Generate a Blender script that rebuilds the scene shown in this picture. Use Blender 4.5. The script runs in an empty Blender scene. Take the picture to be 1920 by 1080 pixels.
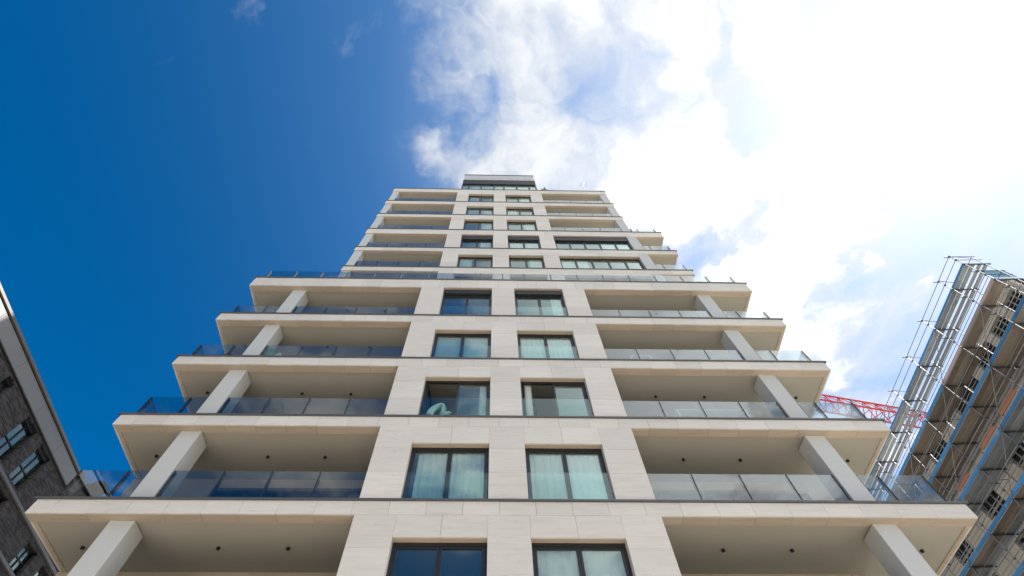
import bpy, math, random
from mathutils import Vector, Matrix
random.seed(7)
R = math.radians
S = bpy.context.scene
COL = S.collection

# ------------------------------------------------------------------ camera
# eye height is z = 0 in this file; the street lies at z = -1.6
GZ = -1.6
cam_d = bpy.data.cameras.new('camera')
cam = bpy.data.objects.new('camera', cam_d); COL.objects.link(cam)
PITCH, ROLL, YAW = R(63.154), R(-1.0726), R(1.972)
cp, sp = math.cos(PITCH), math.sin(PITCH)
fw = Vector((math.sin(YAW)*cp, math.cos(YAW)*cp, sp))
rt = Vector((math.cos(YAW), -math.sin(YAW), 0)); up = rt.cross(fw)
r2 = rt*math.cos(ROLL) + up*math.sin(ROLL); u2 = -rt*math.sin(ROLL) + up*math.cos(ROLL)
cam.matrix_world = Matrix(((r2.x, u2.x, -fw.x, 0), (r2.y, u2.y, -fw.y, -10.4), (r2.z, u2.z, -fw.z, 0), (0, 0, 0, 1)))
cam_d.sensor_width = 36; cam_d.lens = 940.63/1920*36
cam_d.shift_x = 20/1920; cam_d.shift_y = 0
cam_d.clip_start = 0.1; cam_d.clip_end = 3000
S.camera = cam

# ------------------------------------------------------------------ sky, clouds, sun
SUN_EL, SUN_AZ = R(53), R(5.5)          # azimuth from +X towards +Y
sun_dir = Vector((math.cos(SUN_AZ)*math.cos(SUN_EL), math.sin(SUN_AZ)*math.cos(SUN_EL), math.sin(SUN_EL)))
W = bpy.data.worlds.new('World'); S.world = W; W.use_nodes = True
nt = W.node_tree; nt.nodes.clear()
class NB:
    """tiny node builder"""
    def __init__(s, nt): s.nt = nt
    def n(s, t, **k):
        o = s.nt.nodes.new(t)
        for a, v in k.items(): setattr(o, a, v)
        return o
    def val(s, sock, v):
        if isinstance(v, bpy.types.NodeSocket): s.nt.links.new(v, sock)
        elif v is not None: sock.default_value = v
    def m(s, op, a, b=None, c=None, clamp=False):
        o = s.n('ShaderNodeMath', operation=op, use_clamp=clamp)
        s.val(o.inputs[0], a)
        if b is not None: s.val(o.inputs[1], b)
        if c is not None: s.val(o.inputs[2], c)
        return o.outputs[0]
    def v(s, op, a, b=None, scale=None):
        o = s.n('ShaderNodeVectorMath', operation=op)
        s.val(o.inputs[0], a)
        if b is not None: s.val(o.inputs[1], b)
        if scale is not None: s.val(o.inputs['Scale'], scale)
        return o.outputs['Value'] if op in ('DOT_PRODUCT', 'DISTANCE', 'LENGTH') else o.outputs[0]
    def noise(s, vec, scale, detail=4, rough=.5, dist=0.0, out='Fac'):
        o = s.n('ShaderNodeTexNoise')
        s.val(o.inputs['Vector'], vec); o.inputs['Scale'].default_value = scale
        o.inputs['Detail'].default_value = detail; o.inputs['Roughness'].default_value = rough
        o.inputs['Distortion'].default_value = dist
        return o.outputs[out]
    def ss(s, x, a, b, lo=0.0, hi=1.0):
        o = s.n('ShaderNodeMapRange', interpolation_type='SMOOTHSTEP')
        s.val(o.inputs[0], x); o.inputs[1].default_value = a; o.inputs[2].default_value = b
        s.val(o.inputs[3], lo); s.val(o.inputs[4], hi)
        return o.outputs[0]
    def mix(s, f, a, b, mode='MIX'):
        o = s.n('ShaderNodeMix', data_type='RGBA', blend_type=mode)
        s.val(o.inputs[0], f); s.val(o.inputs[6], a); s.val(o.inputs[7], b)
        return o.outputs[2]
B = NB(nt)
geo = B.n('ShaderNodeTexCoord').outputs['Generated']
sky = B.n('ShaderNodeTexSky', sky_type='NISHITA', sun_disc=False, sun_elevation=SUN_EL,
          sun_rotation=math.pi/2 - SUN_AZ, altitude=0, air_density=1.0, dust_density=0.6, ozone_density=2.0)
hs = B.n('ShaderNodeHueSaturation'); hs.inputs['Saturation'].default_value = 1.5; hs.inputs['Value'].default_value = .28
nt.links.new(sky.outputs[0], hs.inputs['Color'])
sepd = B.n('ShaderNodeSeparateXYZ'); nt.links.new(geo, sepd.inputs[0])
zc = B.m('MAXIMUM', sepd.outputs[2], .06)
P = B.n('ShaderNodeCombineXYZ')
nt.links.new(B.m('DIVIDE', sepd.outputs[0], zc), P.inputs[0]); nt.links.new(B.m('DIVIDE', sepd.outputs[1], zc), P.inputs[1])
P = P.outputs[0]
sepp = B.n('ShaderNodeSeparateXYZ'); nt.links.new(P, sepp.inputs[0])
px, py = sepp.outputs[0], sepp.outputs[1]
# warp the layer a little so that the cloud edges are ragged
warp = B.v('ADD', B.v('SCALE', B.v('SUBTRACT', B.noise(P, 3.2, 5, .6, out='Color'), (.5, .5, .5)), scale=.30),
         B.v('SCALE', B.v('SUBTRACT', B.noise(P, 11., 4, .55, out='Color'), (.5, .5, .5)), scale=.05))
Pw = B.v('ADD', P, warp)
n1 = B.noise(Pw, 2.6, 8, .52, .25)
n2 = B.noise(B.v('ADD', Pw, (7.3, 2.1, 0)), 6.5, 6, .52, .35)
nf = B.m('ADD', .5, B.m('MULTIPLY', B.m('SUBTRACT', B.m('ADD', B.m('MULTIPLY', n1, .62), B.m('MULTIPLY', n2, .38)), .5), 2.3))
# the bank begins along a line in the cloud layer and thickens to the east (+x)
edge = B.m('ADD', px, B.m('MULTIPLY', B.m('ABSOLUTE', B.m('SUBTRACT', py, .2)), -.22))
bias = B.ss(edge, -.285, .04, -.50, .17)
bias = B.m('ADD', bias, B.ss(px, .25, .6, 0, -.05))
def blob(c, r, a):
    d = B.v('DISTANCE', Pw, (c[0], c[1], 0))
    return B.m('MULTIPLY', B.m('POWER', 2.718, B.m('MULTIPLY', B.m('POWER', B.m('DIVIDE', d, r), 2.0), -1.0)), a)
for c, r, a in (((.19, .09), .055, -.26), ((.25, .19), .05, -.10), ((.50, .13), .07, -.16), ((.43, .37), .06, -.16),
                ((.93, .35), .08, -.34), ((.93, .60), .14, -.34), ((1.2, .50), .16, -.30), ((.14, -.04), .05, -.08),
                ((.27, .39), .05, -.06), ((.86, .72), .05, .22), ((-.13, .19), .07, .34), ((-.06, .27), .05, .16), ((-.08, .06), .07, .14), ((.05, .25), .10, .16), ((.62, .30), .18, .20), ((.56, .47), .15, .36), ((.75, .38), .15, .22), ((.72, .02), .22, .0), ((.33, .02), .10, .16), ((.36, .28), .13, .26), ((.66, .36), .05, -.16),
                ((-.47, -.06), .09, .30), ((-.60, .04), .10, .20), ((-.28, .03), .05, .18), ((-.17, -.05), .08, .24), ((.02, .12), .10, .10), ((-.10, -.45), .30, .26), ((.45, -1.0), .55, .62), ((-.62, -.90), .62, .56), ((-.05, -1.05), .3, .22)):
    bias = B.m('ADD', bias, blob(c, r, a))
n3 = B.noise(B.v('ADD', Pw, (8.2, 1.7, 0)), 4.0, 6, .55, .3)
bias = B.m('SUBTRACT', bias, B.m('MULTIPLY', B.m('MULTIPLY', B.ss(n3, .47, .66), B.ss(px, .32, .55)), .36))   # broken deck to the east
dens = B.m('ADD', nf, bias)
cov = B.ss(dens, .36, .90)
veil = B.m('MULTIPLY', B.ss(edge, -.26, .22), B.m('ADD', .20, B.m('MULTIPLY', B.ss(n2, .3, .7), .36)))   # thin high veil
cov = B.m('SUBTRACT', 1.0, B.m('MULTIPLY', B.m('SUBTRACT', 1.0, cov), B.m('SUBTRACT', 1.0, veil)))
thick = B.m('MULTIPLY', B.ss(dens, .60, 1.1), B.ss(px, .02, .55, .12, 1.0))      # the deck is deeper to the east
sdot = B.v('DOT_PRODUCT', geo, tuple(sun_dir))
sdot = B.m('MAXIMUM', sdot, 0.0)
glow = B.m('ADD', B.m('MULTIPLY', B.m('POWER', sdot, 5.0), .9), B.m('MULTIPLY', B.m('POWER', sdot, 30.0), 1.2))
lum = B.m('ADD', B.m('ADD', 1.8, B.m('MULTIPLY', thick, 2.3)), B.m('MULTIPLY', B.m('MULTIPLY', glow, 1.0), B.m('ADD', .10, thick)))
ccol = B.v('SCALE', (.955, .975, 1.0), scale=lum)
air = B.v('SCALE', (.72, 1.0, 1.28), scale=B.m('ADD', B.m('MULTIPLY', B.m('POWER', sdot, 3.5), .72), .0))   # bright air around the sun
blue = B.v('ADD', hs.outputs[0], air)
skyc = B.mix(cov, blue, ccol)
bg = B.n('ShaderNodeBackground'); bg.inputs['Strength'].default_value = .1
nt.links.new(skyc, bg.inputs[0])
wo = B.n('ShaderNodeOutputWorld'); nt.links.new(bg.outputs[0], wo.inputs[0])
W.cycles.sampling_method = 'MANUAL'; W.cycles.sample_map_resolution = 1024

sl = bpy.data.lights.new('sun', 'SUN'); sl.energy = 2.7; sl.angle = R(.53); sl.color = (1, .95, .87)
so = bpy.data.objects.new('sun', sl); COL.objects.link(so); so.location = (60, 6, 90)
so.rotation_euler = sun_dir.to_track_quat('Z', 'Y').to_euler()
S.view_settings.view_transform = 'Standard'; S.view_settings.look = 'None'
S.view_settings.gamma = 1; S.view_settings.exposure = 2.36; S.view_settings.use_curve_mapping = False
S.cycles.max_bounces = 10; S.cycles.transparent_max_bounces = 24; S.cycles.caustics_reflective = False; S.cycles.caustics_refractive = False

# ------------------------------------------------------------------ materials
def mat(name):
    m = bpy.data.materials.new(name); m.use_nodes = True; m.node_tree.nodes.clear()
    b = NB(m.node_tree); o = b.n('ShaderNodeOutputMaterial')
    return m, b, o
def principled(b, o, col, rough=.7, metal=0., bump=None, bstr=.2, bdist=.01, spec=.5):
    p = b.n('ShaderNodeBsdfPrincipled')
    b.val(p.inputs['Base Color'], col if isinstance(col, bpy.types.NodeSocket) else (*col, 1))
    b.val(p.inputs['Roughness'], rough); p.inputs['Metallic'].default_value = metal
    p.inputs['Specular IOR Level'].default_value = spec
    if bump is not None:
        n = b.n('ShaderNodeBump'); n.inputs['Strength'].default_value = bstr; n.inputs['Distance'].default_value = bdist
        b.val(n.inputs['Height'], bump); b.nt.links.new(n.outputs[0], p.inputs['Normal'])
    b.nt.links.new(p.outputs[0], o.inputs[0]); return p
def wpos(b, sc=(1, 1, 1), rnd=0.):
    p = b.v('MULTIPLY', b.n('ShaderNodeNewGeometry').outputs['Position'], sc)
    if rnd:
        r = b.n('ShaderNodeObjectInfo').outputs['Random']
        p = b.v('ADD', p, b.v('SCALE', (13.1, 7.7, 5.3), scale=b.m('MULTIPLY', r, rnd)))
    return p
def plain(name, col, rough=.6, metal=0., var=.12, scale=3., rvar=0., spec=.5, bstr=0.):
    m, b, o = mat(name)
    n = b.noise(wpos(b), scale, 5, .6)
    f = b.m('ADD', 1 - var/2 - rvar/2, b.m('MULTIPLY', n, var))
    if rvar: f = b.m('ADD', f, b.m('MULTIPLY', b.n('ShaderNodeObjectInfo').outputs['Random'], rvar))
    c = b.v('SCALE', tuple(col), scale=f)
    principled(b, o, c, rough, metal, n if bstr else None, bstr, .004, spec)
    return m
def stone(name, col, dark, sc=(1.1, 1.1, 16), amt=.36):
    m, b, o = mat(name)
    p = wpos(b, sc, 9.)
    n = b.noise(p, 1.0, 6, .62, .35)
    pits = b.ss(b.noise(b.v('MULTIPLY', p, (1.6, 1.6, 1.9)), 1.7, 3, .6), .655, .73)
    big = b.noise(wpos(b, (.35, .35, .8)), 1.0, 3, .5)
    r = b.n('ShaderNodeObjectInfo').outputs['Random']
    c = b.mix(b.ss(n, .40, .74, 0, amt), (*col, 1), (*dark, 1))
    c = b.mix(b.m('MULTIPLY', pits, .55), c, (dark[0]*.55, dark[1]*.5, dark[2]*.45, 1))
    f = b.m('ADD', b.m('ADD', .83, b.m('MULTIPLY', big, .18)), b.m('MULTIPLY', r, .11))
    c = b.v('SCALE', c, scale=f)
    principled(b, o, c, .62, 0, b.m('SUBTRACT', n, b.m('MULTIPLY', pits, .6)), .12, .006, .3)
    return m
M = {}
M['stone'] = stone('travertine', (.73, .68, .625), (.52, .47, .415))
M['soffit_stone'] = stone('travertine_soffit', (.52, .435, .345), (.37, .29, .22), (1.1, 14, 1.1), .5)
def plaster(name, col, v=.14):
    m, b, o = mat(name)
    n = b.noise(wpos(b, (1, 1, 1)), .55, 4, .55); n2 = b.noise(wpos(b, (1, 1, .25)), 3.5, 6, .65)
    f = b.m('ADD', 1 - v*.75, b.m('ADD', b.m('MULTIPLY', n, v), b.m('MULTIPLY', n2, v*.5)))
    fine = b.noise(wpos(b), 60, 2, .5)
    principled(b, o, b.v('SCALE', col, scale=f), .85, 0, fine, .08, .004, .2); return m
M['soffit'] = plaster('soffit_plaster', (.41, .385, .335))
M['column'] = plaster('column_plaster', (.56, .56, .55), .10)
M['wall'] = plaster('wall_plaster', (.42, .39, .34))
M['room'] = plaster('room_paint', (.55, .52, .46), .06)
M['frame'] = plain('dark_bronze_frame', (.018, .019, .021), .38, .0, .2, 6.)
M['cap'] = plain('grey_aluminium_cap', (.12, .12, .125), .45, .35, .2, 1.5)
M['post'] = plain('post_metal', (.032, .034, .038), .42, .2, .15, 4.)
M['blind'] = plain('black_blind', (.012, .012, .014), .5)
M['screed'] = plain('floor_screed', (.30, .29, .27), .85, 0, .2, 1.)
M['whitemetal'] = plain('white_powder_coat', (.78, .79, .80), .4, 0, .05)
def glass(name, tint, ior, gain=1.0, rough=0.0, rtint=(1, 1, 1), wave=0.):
    m, b, o = mat(name)
    fr = b.n('ShaderNodeFresnel')      # thin pane: the same reflection from either side
    b.val(fr.inputs['IOR'], b.m('ADD', ior, b.m('MULTIPLY', b.n('ShaderNodeNewGeometry').outputs['Backfacing'], 1/ior-ior)))
    t = b.n('ShaderNodeBsdfTransparent'); t.inputs[0].default_value = (*tint, 1)
    g = b.n('ShaderNodeBsdfGlossy'); g.inputs['Roughness'].default_value = rough; g.inputs[0].default_value = (*rtint, 1)
    if wave:
        n = b.n('ShaderNodeBump'); n.inputs['Strength'].default_value = wave; n.inputs['Distance'].default_value = .02
        b.val(n.inputs['Height'], b.noise(wpos(b, (1, 1, 1), 5.), .9, 1, .4))
        b.nt.links.new(n.outputs[0], g.inputs['Normal'])
    mx = b.n('ShaderNodeMixShader')
    b.val(mx.inputs[0], b.m('MULTIPLY', fr.outputs[0], gain, clamp=True))
    b.nt.links.new(t.outputs[0], mx.inputs[1]); b.nt.links.new(g.outputs[0], mx.inputs[2])
    b.nt.links.new(mx.outputs[0], o.inputs[0]); return m
M['rail_glass'] = glass('balustrade_glass', (.74, .79, .80), 1.82, 1.0, .0, (.95, .98, 1), .03)
M['window_glass'] = glass('window_glass', (.92, .985, .975), 1.9, 1.1, .0, (.84, .98, .98), .10)
M['guard_glass'] = glass('guard_glass', (.92, .98, .975), 1.5, 1.1, .0, (.85, .98, 1))
M['dark_glass'] = glass('tinted_glass', (.30, .36, .40), 1.7, 1.0, .0, (.9, .97, 1), .08)
M['old_glass'] = glass('office_glass', (.55, .64, .63), 1.9, 1.2, .0, (.8, .95, .95), .02)
m_, b_, o_ = mat('sheer_curtain')
d_ = b_.n('ShaderNodeBsdfDiffuse'); d_.inputs[0].default_value = (.80, .82, .80, 1)
t_ = b_.n('ShaderNodeBsdfTranslucent'); t_.inputs[0].default_value = (.7, .75, .72, 1)
x_ = b_.n('ShaderNodeMixShader'); x_.inputs[0].default_value = .35
b_.nt.links.new(d_.outputs[0], x_.inputs[1]); b_.nt.links.new(t_.outputs[0], x_.inputs[2]); b_.nt.links.new(x_.outputs[0], o_.inputs[0])
M['curtain'] = m_
# small dark clinker bricks with pale joints
m_, b_, o_ = mat('dark_clinker_brick')
tc_ = b_.n('ShaderNodeTexCoord').outputs['Object']
sx_ = b_.n('ShaderNodeSeparateXYZ'); b_.nt.links.new(tc_, sx_.inputs[0])
cb_ = b_.n('ShaderNodeCombineXYZ'); b_.nt.links.new(sx_.outputs[1], cb_.inputs[0]); b_.nt.links.new(sx_.outputs[2], cb_.inputs[1])
bt_ = b_.n('ShaderNodeTexBrick'); b_.nt.links.new(cb_.outputs[0], bt_.inputs[0])
bt_.inputs['Scale'].default_value = 1; bt_.inputs['Brick Width'].default_value = .25; bt_.inputs['Row Height'].default_value = .062
bt_.inputs['Mortar Size'].default_value = .008; bt_.inputs['Color1'].default_value = (.026, .024, .027, 1)
bt_.inputs['Color2'].default_value = (.11, .098, .10, 1); bt_.inputs['Mortar'].default_value = (.085, .08, .08, 1); bt_.inputs['Bias'].default_value = -.15
nz_ = b_.noise(tc_, 2.2, 6, .7); nb_ = b_.noise(tc_, 9., 3, .6)
c_ = b_.v('SCALE', bt_.outputs[0], scale=b_.m('ADD', .35, b_.m('ADD', b_.m('MULTIPLY', nz_, .7), b_.m('MULTIPLY', nb_, .6))))
principled(b_, o_, c_, .8, 0, bt_.outputs['Fac'], -.4, .01, .3)
M['brick'] = m_
M['fascia_grey'] = plain('grey_fascia_panel', (.235, .24, .25), .5, 0, .10, 1.2, .06)
M['roof_panel'] = plain('pale_roof_panel', (.52, .52, .53), .5, 0, .08)
M['coping'] = plain('zinc_coping', (.20, .19, .175), .45, .4, .2, 2.)
M['pipe'] = plain('string_course_metal', (.17, .17, .175), .5, .2, .2)
M['galv'] = plain('galvanised_tube', (.27, .275, .28), .5, .4, .35, 5., .2)
M['galv_dark'] = plain('weathered_bracket', (.10, .11, .125), .5, .5, .4, 5., .2)
def planks(name, col, col2, rough=.8):
    m, b, o = mat(name)
    tc = wpos(b, (9, .9, 1), 8.)
    n = b.noise(tc, 1.2, 6, .65); r = b.n('ShaderNodeObjectInfo').outputs['Random']
    st = b.ss(b.noise(wpos(b, (1, 1, 1), 3.), 1.1, 5, .65), .5, .75)
    c = b.mix(n, (*col, 1), (*col2, 1)); c = b.mix(b.m('MULTIPLY', st, .45), c, (col2[0]*.4, col2[1]*.4, col2[2]*.4, 1))
    c = b.v('SCALE', c, scale=b.m('ADD', .7, b.m('MULTIPLY', r, .6)))
    principled(b, o, c, rough, 0, n, .3, .006, .3); return m
M['plank_wood'] = planks('weathered_plywood_deck', (.40, .345, .285), (.20, .165, .135))
M['plank_steel'] = planks('steel_deck', (.40, .44, .46), (.24, .27, .29), .55)
def painted(name, col, chip):
    m, b, o = mat(name)
    n = b.noise(wpos(b, (1, 1, 1), 4.), 2.3, 7, .7); r = b.n('ShaderNodeObjectInfo').outputs['Random']
    c = b.mix(b.ss(n, .58, .70, 0, .75), (*col, 1), (*chip, 1))
    c = b.v('SCALE', c, scale=b.m('ADD', .75, b.m('MULTIPLY', r, .5)))
    principled(b, o, c, .6, 0, n, .15, .003, .4); return m
M['toe_blue'] = painted('blue_toe_board', (.045, .20, .44), (.35, .40, .44))
M['toe_pale'] = painted('pale_toe_board', (.45, .34, .32), (.55, .50, .48))
M['toe_orange'] = painted('orange_toe_board', (.33, .115, .055), (.40, .28, .20))
M['render_cream'] = plaster('raw_cream_wall', (.56, .52, .46), .3)
M['concrete'] = plaster('raw_concrete', (.38, .37, .355), .3)
M['mesh_net'] = glass('debris_net', (.45, .58, .58), 1.1, .5, .6)
M['crane_red'] = painted('crane_red', (.55, .035, .05), (.62, .30, .28))
M['crane_grey'] = plain('crane_grey_paint', (.36, .25, .27), .5)
M['crane_white'] = plain('crane_white', (.75, .75, .74), .5)
M['dark'] = plain('dark_interior', (.018, .017, .016), .9)
M['green'] = plain('green_plastic', (.012, .40, .15), .5)
M['mint'] = plain('mint_cloth', (.42, .66, .58), .9, 0, .4, 9.)
M['mauve'] = plain('mauve_cushion', (.42, .33, .36), .9)
M['white_cloth'] = plain('white_cover', (.78, .80, .78), .8, 0, .1, 8.)
M['leaf'] = plain('dark_leaf', (.05, .09, .035), .6, 0, .6, 12., .4)
M['leaf_grey'] = plain('grass_leaf', (.30, .26, .20), .7, 0, .5, 12., .4)
M['terracotta'] = plain('grey_planter', (.25, .24, .23), .8)
M['fabric_dark'] = plain('dark_wicker', (.03, .03, .033), .7)
M['asphalt'] = plain('asphalt', (.055, .055, .057), .9, 0, .5, 2.)
M['paving'] = plain('paving', (.42, .385, .34), .9, 0, .25, 1.3)
M['ground'] = plain('ground', (.34, .32, .28), .95, 0, .4, .15)
M['kerb'] = plain('kerb_stone', (.33, .32, .31), .9)
M['paint'] = plain('road_paint', (.75, .75, .73), .7)

# ------------------------------------------------------------------ object helpers
ABS = {}
def place(o, loc, parent):
    COL.objects.link(o); loc = Vector(loc); ABS[o] = loc
    if parent is not None:
        o.parent = parent
        o.location = loc - (ABS[parent] if parent.parent is not None else Vector((0, 0, 0)))
        # top-level things are Empties: children are given in the thing's own frame
    else: o.location = loc
    return o
def thing(name, label, cat, loc, rz=0, group=None):
    o = bpy.data.objects.new(name, None); COL.objects.link(o); o.location = loc; o.rotation_euler = (0, 0, rz)
    o.empty_display_size = .3; o['label'] = label; o['category'] = cat
    if group: o['group'] = group
    ABS[o] = Vector((0, 0, 0)); return o
def sub_empty(name, parent, loc=(0, 0, 0)):
    o = bpy.data.objects.new(name, None); return place(o, loc, parent)
CACHE = {}
FACES = [(0, 3, 2, 1), (4, 5, 6, 7), (0, 1, 5, 4), (1, 2, 6, 5), (2, 3, 7, 6), (3, 0, 4, 7)]
def cube_verts(x0, x1, y0, y1, z0, z1):
    return [(x0, y0, z0), (x1, y0, z0), (x1, y1, z0), (x0, y1, z0), (x0, y0, z1), (x1, y0, z1), (x1, y1, z1), (x0, y1, z1)]
def box(name, x0, x1, y0, y1, z0, z1, m, parent, bevel=0.):
    d = (round(abs(x1-x0), 4), round(abs(y1-y0), 4), round(abs(z1-z0), 4)); k = (d, m, bevel)
    if k not in CACHE:
        h = [v/2 for v in d]
        me = bpy.data.meshes.new(name)
        if bevel:
            import bmesh
            bm = bmesh.new(); bmesh.ops.create_cube(bm, size=1)
            bmesh.ops.scale(bm, vec=d, verts=bm.verts)
            bmesh.ops.bevel(bm, geom=bm.edges[:], offset=bevel, segments=1, affect='EDGES')
            bm.to_mesh(me); bm.free()
        else:
            me.from_pydata(cube_verts(-h[0], h[0], -h[1], h[1], -h[2], h[2]), [], FACES)
        me.materials.append(M[m]); CACHE[k] = me
    o = bpy.data.objects.new(name, CACHE[k])
    return place(o, ((x0+x1)/2, (y0+y1)/2, (z0+z1)/2), parent)
class MB:
    def __init__(s): s.v = []; s.f = []
    def box(s, x0, x1, y0, y1, z0, z1):
        k = len(s.v); s.v += cube_verts(x0, x1, y0, y1, z0, z1); s.f += [tuple(i+k for i in f) for f in FACES]; return s
    def tube(s, a, b, r, n=6, r2_=None):
        a, b = Vector(a), Vector(b); d = (b-a).normalized(); u = d.orthogonal().normalized(); w = d.cross(u); k = len(s.v)
        r2_ = r if r2_ is None else r2_
        for p, rr in ((a, r), (b, r2_)):
            for i in range(n):
                t = 2*math.pi*i/n; s.v.append(tuple(p + u*math.cos(t)*rr + w*math.sin(t)*rr))
        for i in range(n): s.f.append((k+i, k+(i+1) % n, k+n+(i+1) % n, k+n+i))
        s.f.append(tuple(k+n-1-i for i in range(n))); s.f.append(tuple(k+n+i for i in range(n))); return s
    def build(s, name, m, parent, smooth=False, origin=None):
        c = Vector(origin) if origin is not None else Vector([(min(v[i] for v in s.v)+max(v[i] for v in s.v))/2 for i in range(3)])
        me = bpy.data.meshes.new(name); me.from_pydata([tuple(Vector(v)-c) for v in s.v], [], s.f); me.materials.append(M[m])
        if smooth:
            for p in me.polygons: p.use_smooth = True
        return place(bpy.data.objects.new(name, me), c, parent)
TC = {}
def tube(name, a, b, r, m, parent, n=6):
    """one pole; poles along an axis share their mesh"""
    a, b = Vector(a), Vector(b); d = b-a
    k = (tuple(round(x, 3) for x in d), r, m, n)
    if k not in TC:
        t = MB().tube(-d/2, d/2, r, n); me = bpy.data.meshes.new(name); me.from_pydata(t.v, [], t.f); me.materials.append(M[m])
        for p in me.polygons: p.use_smooth = True
        TC[k] = me
    return place(bpy.data.objects.new(name, TC[k]), (a+b)/2, parent)

# ------------------------------------------------------------------ ground, street
def sheet(name, x0, x1, y0, y1, z, m):
    me = bpy.data.meshes.new(name); me.from_pydata([(x0, y0, 0), (x1, y0, 0), (x1, y1, 0), (x0, y1, 0)], [], [(0, 1, 2, 3)])
    me.materials.append(M[m]); o = bpy.data.objects.new(name, me); COL.objects.link(o); o.location = (0, 0, z); o['kind'] = 'structure'; return o
sheet('ground', -900, 900, -900, 900, GZ-.012, 'ground')
sheet('pavement', -19, 26, -12.2, 30, GZ-.004, 'paving')
sheet('road', -120, 120, -21, -12.4, GZ-.004, 'asphalt')
for x in range(-60, 60, 6):
    o = sheet('road_marking', x, x+3, -16.8, -16.65, GZ, 'paint')
o = box('kerb', -120, 120, -12.4, -12.2, GZ-.1, GZ+.01, 'kerb', None); o['kind'] = 'structure'

# ------------------------------------------------------------------ the apartment tower
T = thing('apartment_tower', 'tall apartment tower clad in pale travertine with stacked glass railed balconies in the centre', 'apartment building', (0, 0, 0))
JG = .006
def fascia(slab, x0, x1, yf, zb, zt, depth=.045, step=.9, off=.2, name='fascia_panel'):
    """row of stone panels along the front edge of a slab, open joints between them"""
    xs = [x0]; x = x0 + off
    while x < x1 - .12:
        if x > x0 + .12: xs.append(x)
        x += step
    xs.append(x1)
    for a, b in zip(xs[:-1], xs[1:]):
        dy = random.choice((0, 0, .002, .004))
        box(name, a+JG/2, b-JG/2, yf+dy, yf+depth+dy, zb, zt, 'stone', slab)
    return xs
def downlight(x, y, z, slab):
    MB().tube((x, y, z+.03), (x, y, z-.05), .047, 12).build('downlight', 'blind', slab)
XL, XR = -11.14, 12.0
def lower_slab(zt, zb, pieces=True, wrap=7.5):
    yb = 3.55
    # the wing on the right goes round the corner of the building
    mb = MB().box(XL+.06, 10.0, .06, yb, zb+.025, zt-.04).box(10.0, XR-.06, .06, wrap, zb+.025, zt-.04)
    s = mb.build('balcony_slab', 'soffit', T)
    if not pieces:
        box('fascia_panel', XL, XR, 0, .055, zb, zt-.055, 'stone', s); return s
    xs = fascia(s, XL, XR, 0, zb, zt-.055, off=.55)
    for a, b in zip(xs[:-1], xs[1:]):
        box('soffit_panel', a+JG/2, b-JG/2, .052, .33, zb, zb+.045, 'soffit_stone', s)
    for x0, x1, ye in ((XL, XL+.055, 2.2), (XR-.055, XR, wrap)):
        y = .055
        while y < ye - .05:
            y1 = min(y+1.1, ye); box('side_fascia_panel', x0, x1, y+JG, y1, zb, zt-.055, 'stone', s); y = y1
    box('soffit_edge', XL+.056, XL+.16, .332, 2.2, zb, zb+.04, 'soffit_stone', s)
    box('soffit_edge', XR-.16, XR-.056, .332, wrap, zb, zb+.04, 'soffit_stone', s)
    MB().box(XL-.08, XR+.08, -.045, .10, zt-.048, zt).box(XL-.08, XL+.10, .10, 2.2, zt-.048, zt).box(XR-.10, XR+.08, .10, wrap, zt-.055, zt).build('edge_cap', 'cap', s)
    return s
LOW = [(2.70, 2.24, 0), (5.74, 5.30, 0), (8.81, 8.365, 1), (11.88, 11.425, 1), (14.94, 14.455, 1), (18.01, 17.485, 1), (21.39, 20.57, 1)]
slabs = []
for zt, zb, p in LOW:
    s = lower_slab(zt, zb, True if zt > 5 else False); slabs.append((zt, zb, s))
    if p or zt > 5:
        for x in (-10.22, -6.85, -5.1, 5.95, 7.73, 11.1): downlight(x, 1.27, zb+.025, s)

PIERS = [(-3.29, -2.27), (-.07, .94), (3.15, 4.15)]
WINS = [(-2.27, -.07), (.94, 3.15)]
def pier(x0, x1, yf, z0, z1, rows=3, depth=.24):
    core = box('pier', x0+.03, x1-.03, yf+.05, yf+depth+.12, z0, z1, 'wall', T)
    h = (z1-z0)/rows
    for i in range(rows):
        d = random.choice((0, .002, .004))
        box('pier_panel', x0, x1, yf+d, yf+depth+.02, z0+i*h+JG/2, z0+(i+1)*h-JG/2, 'stone', core)
    return core
def curtain(x0, x1, y, z0, z1, win, folds, amp=.022, name='curtain'):
    n = max(10, int(folds*8)); v = []; f = []
    ph = random.random()*6
    for i in range(n+1):
        x = x0+(x1-x0)*i/n; t = i/n*folds*2*math.pi
        yy = amp*math.sin(t+ph+.6*math.sin(t*.37))+amp*.4*math.sin(t*2.3+ph)
        v += [(x, y+yy*1.15, z0), (x, y+yy*.6, z1)]
        if i: f.append((2*i-2, 2*i, 2*i+1, 2*i-1))
    mb = MB(); mb.v = v; mb.f = f
    return mb.build(name, 'curtain', win, True)
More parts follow.
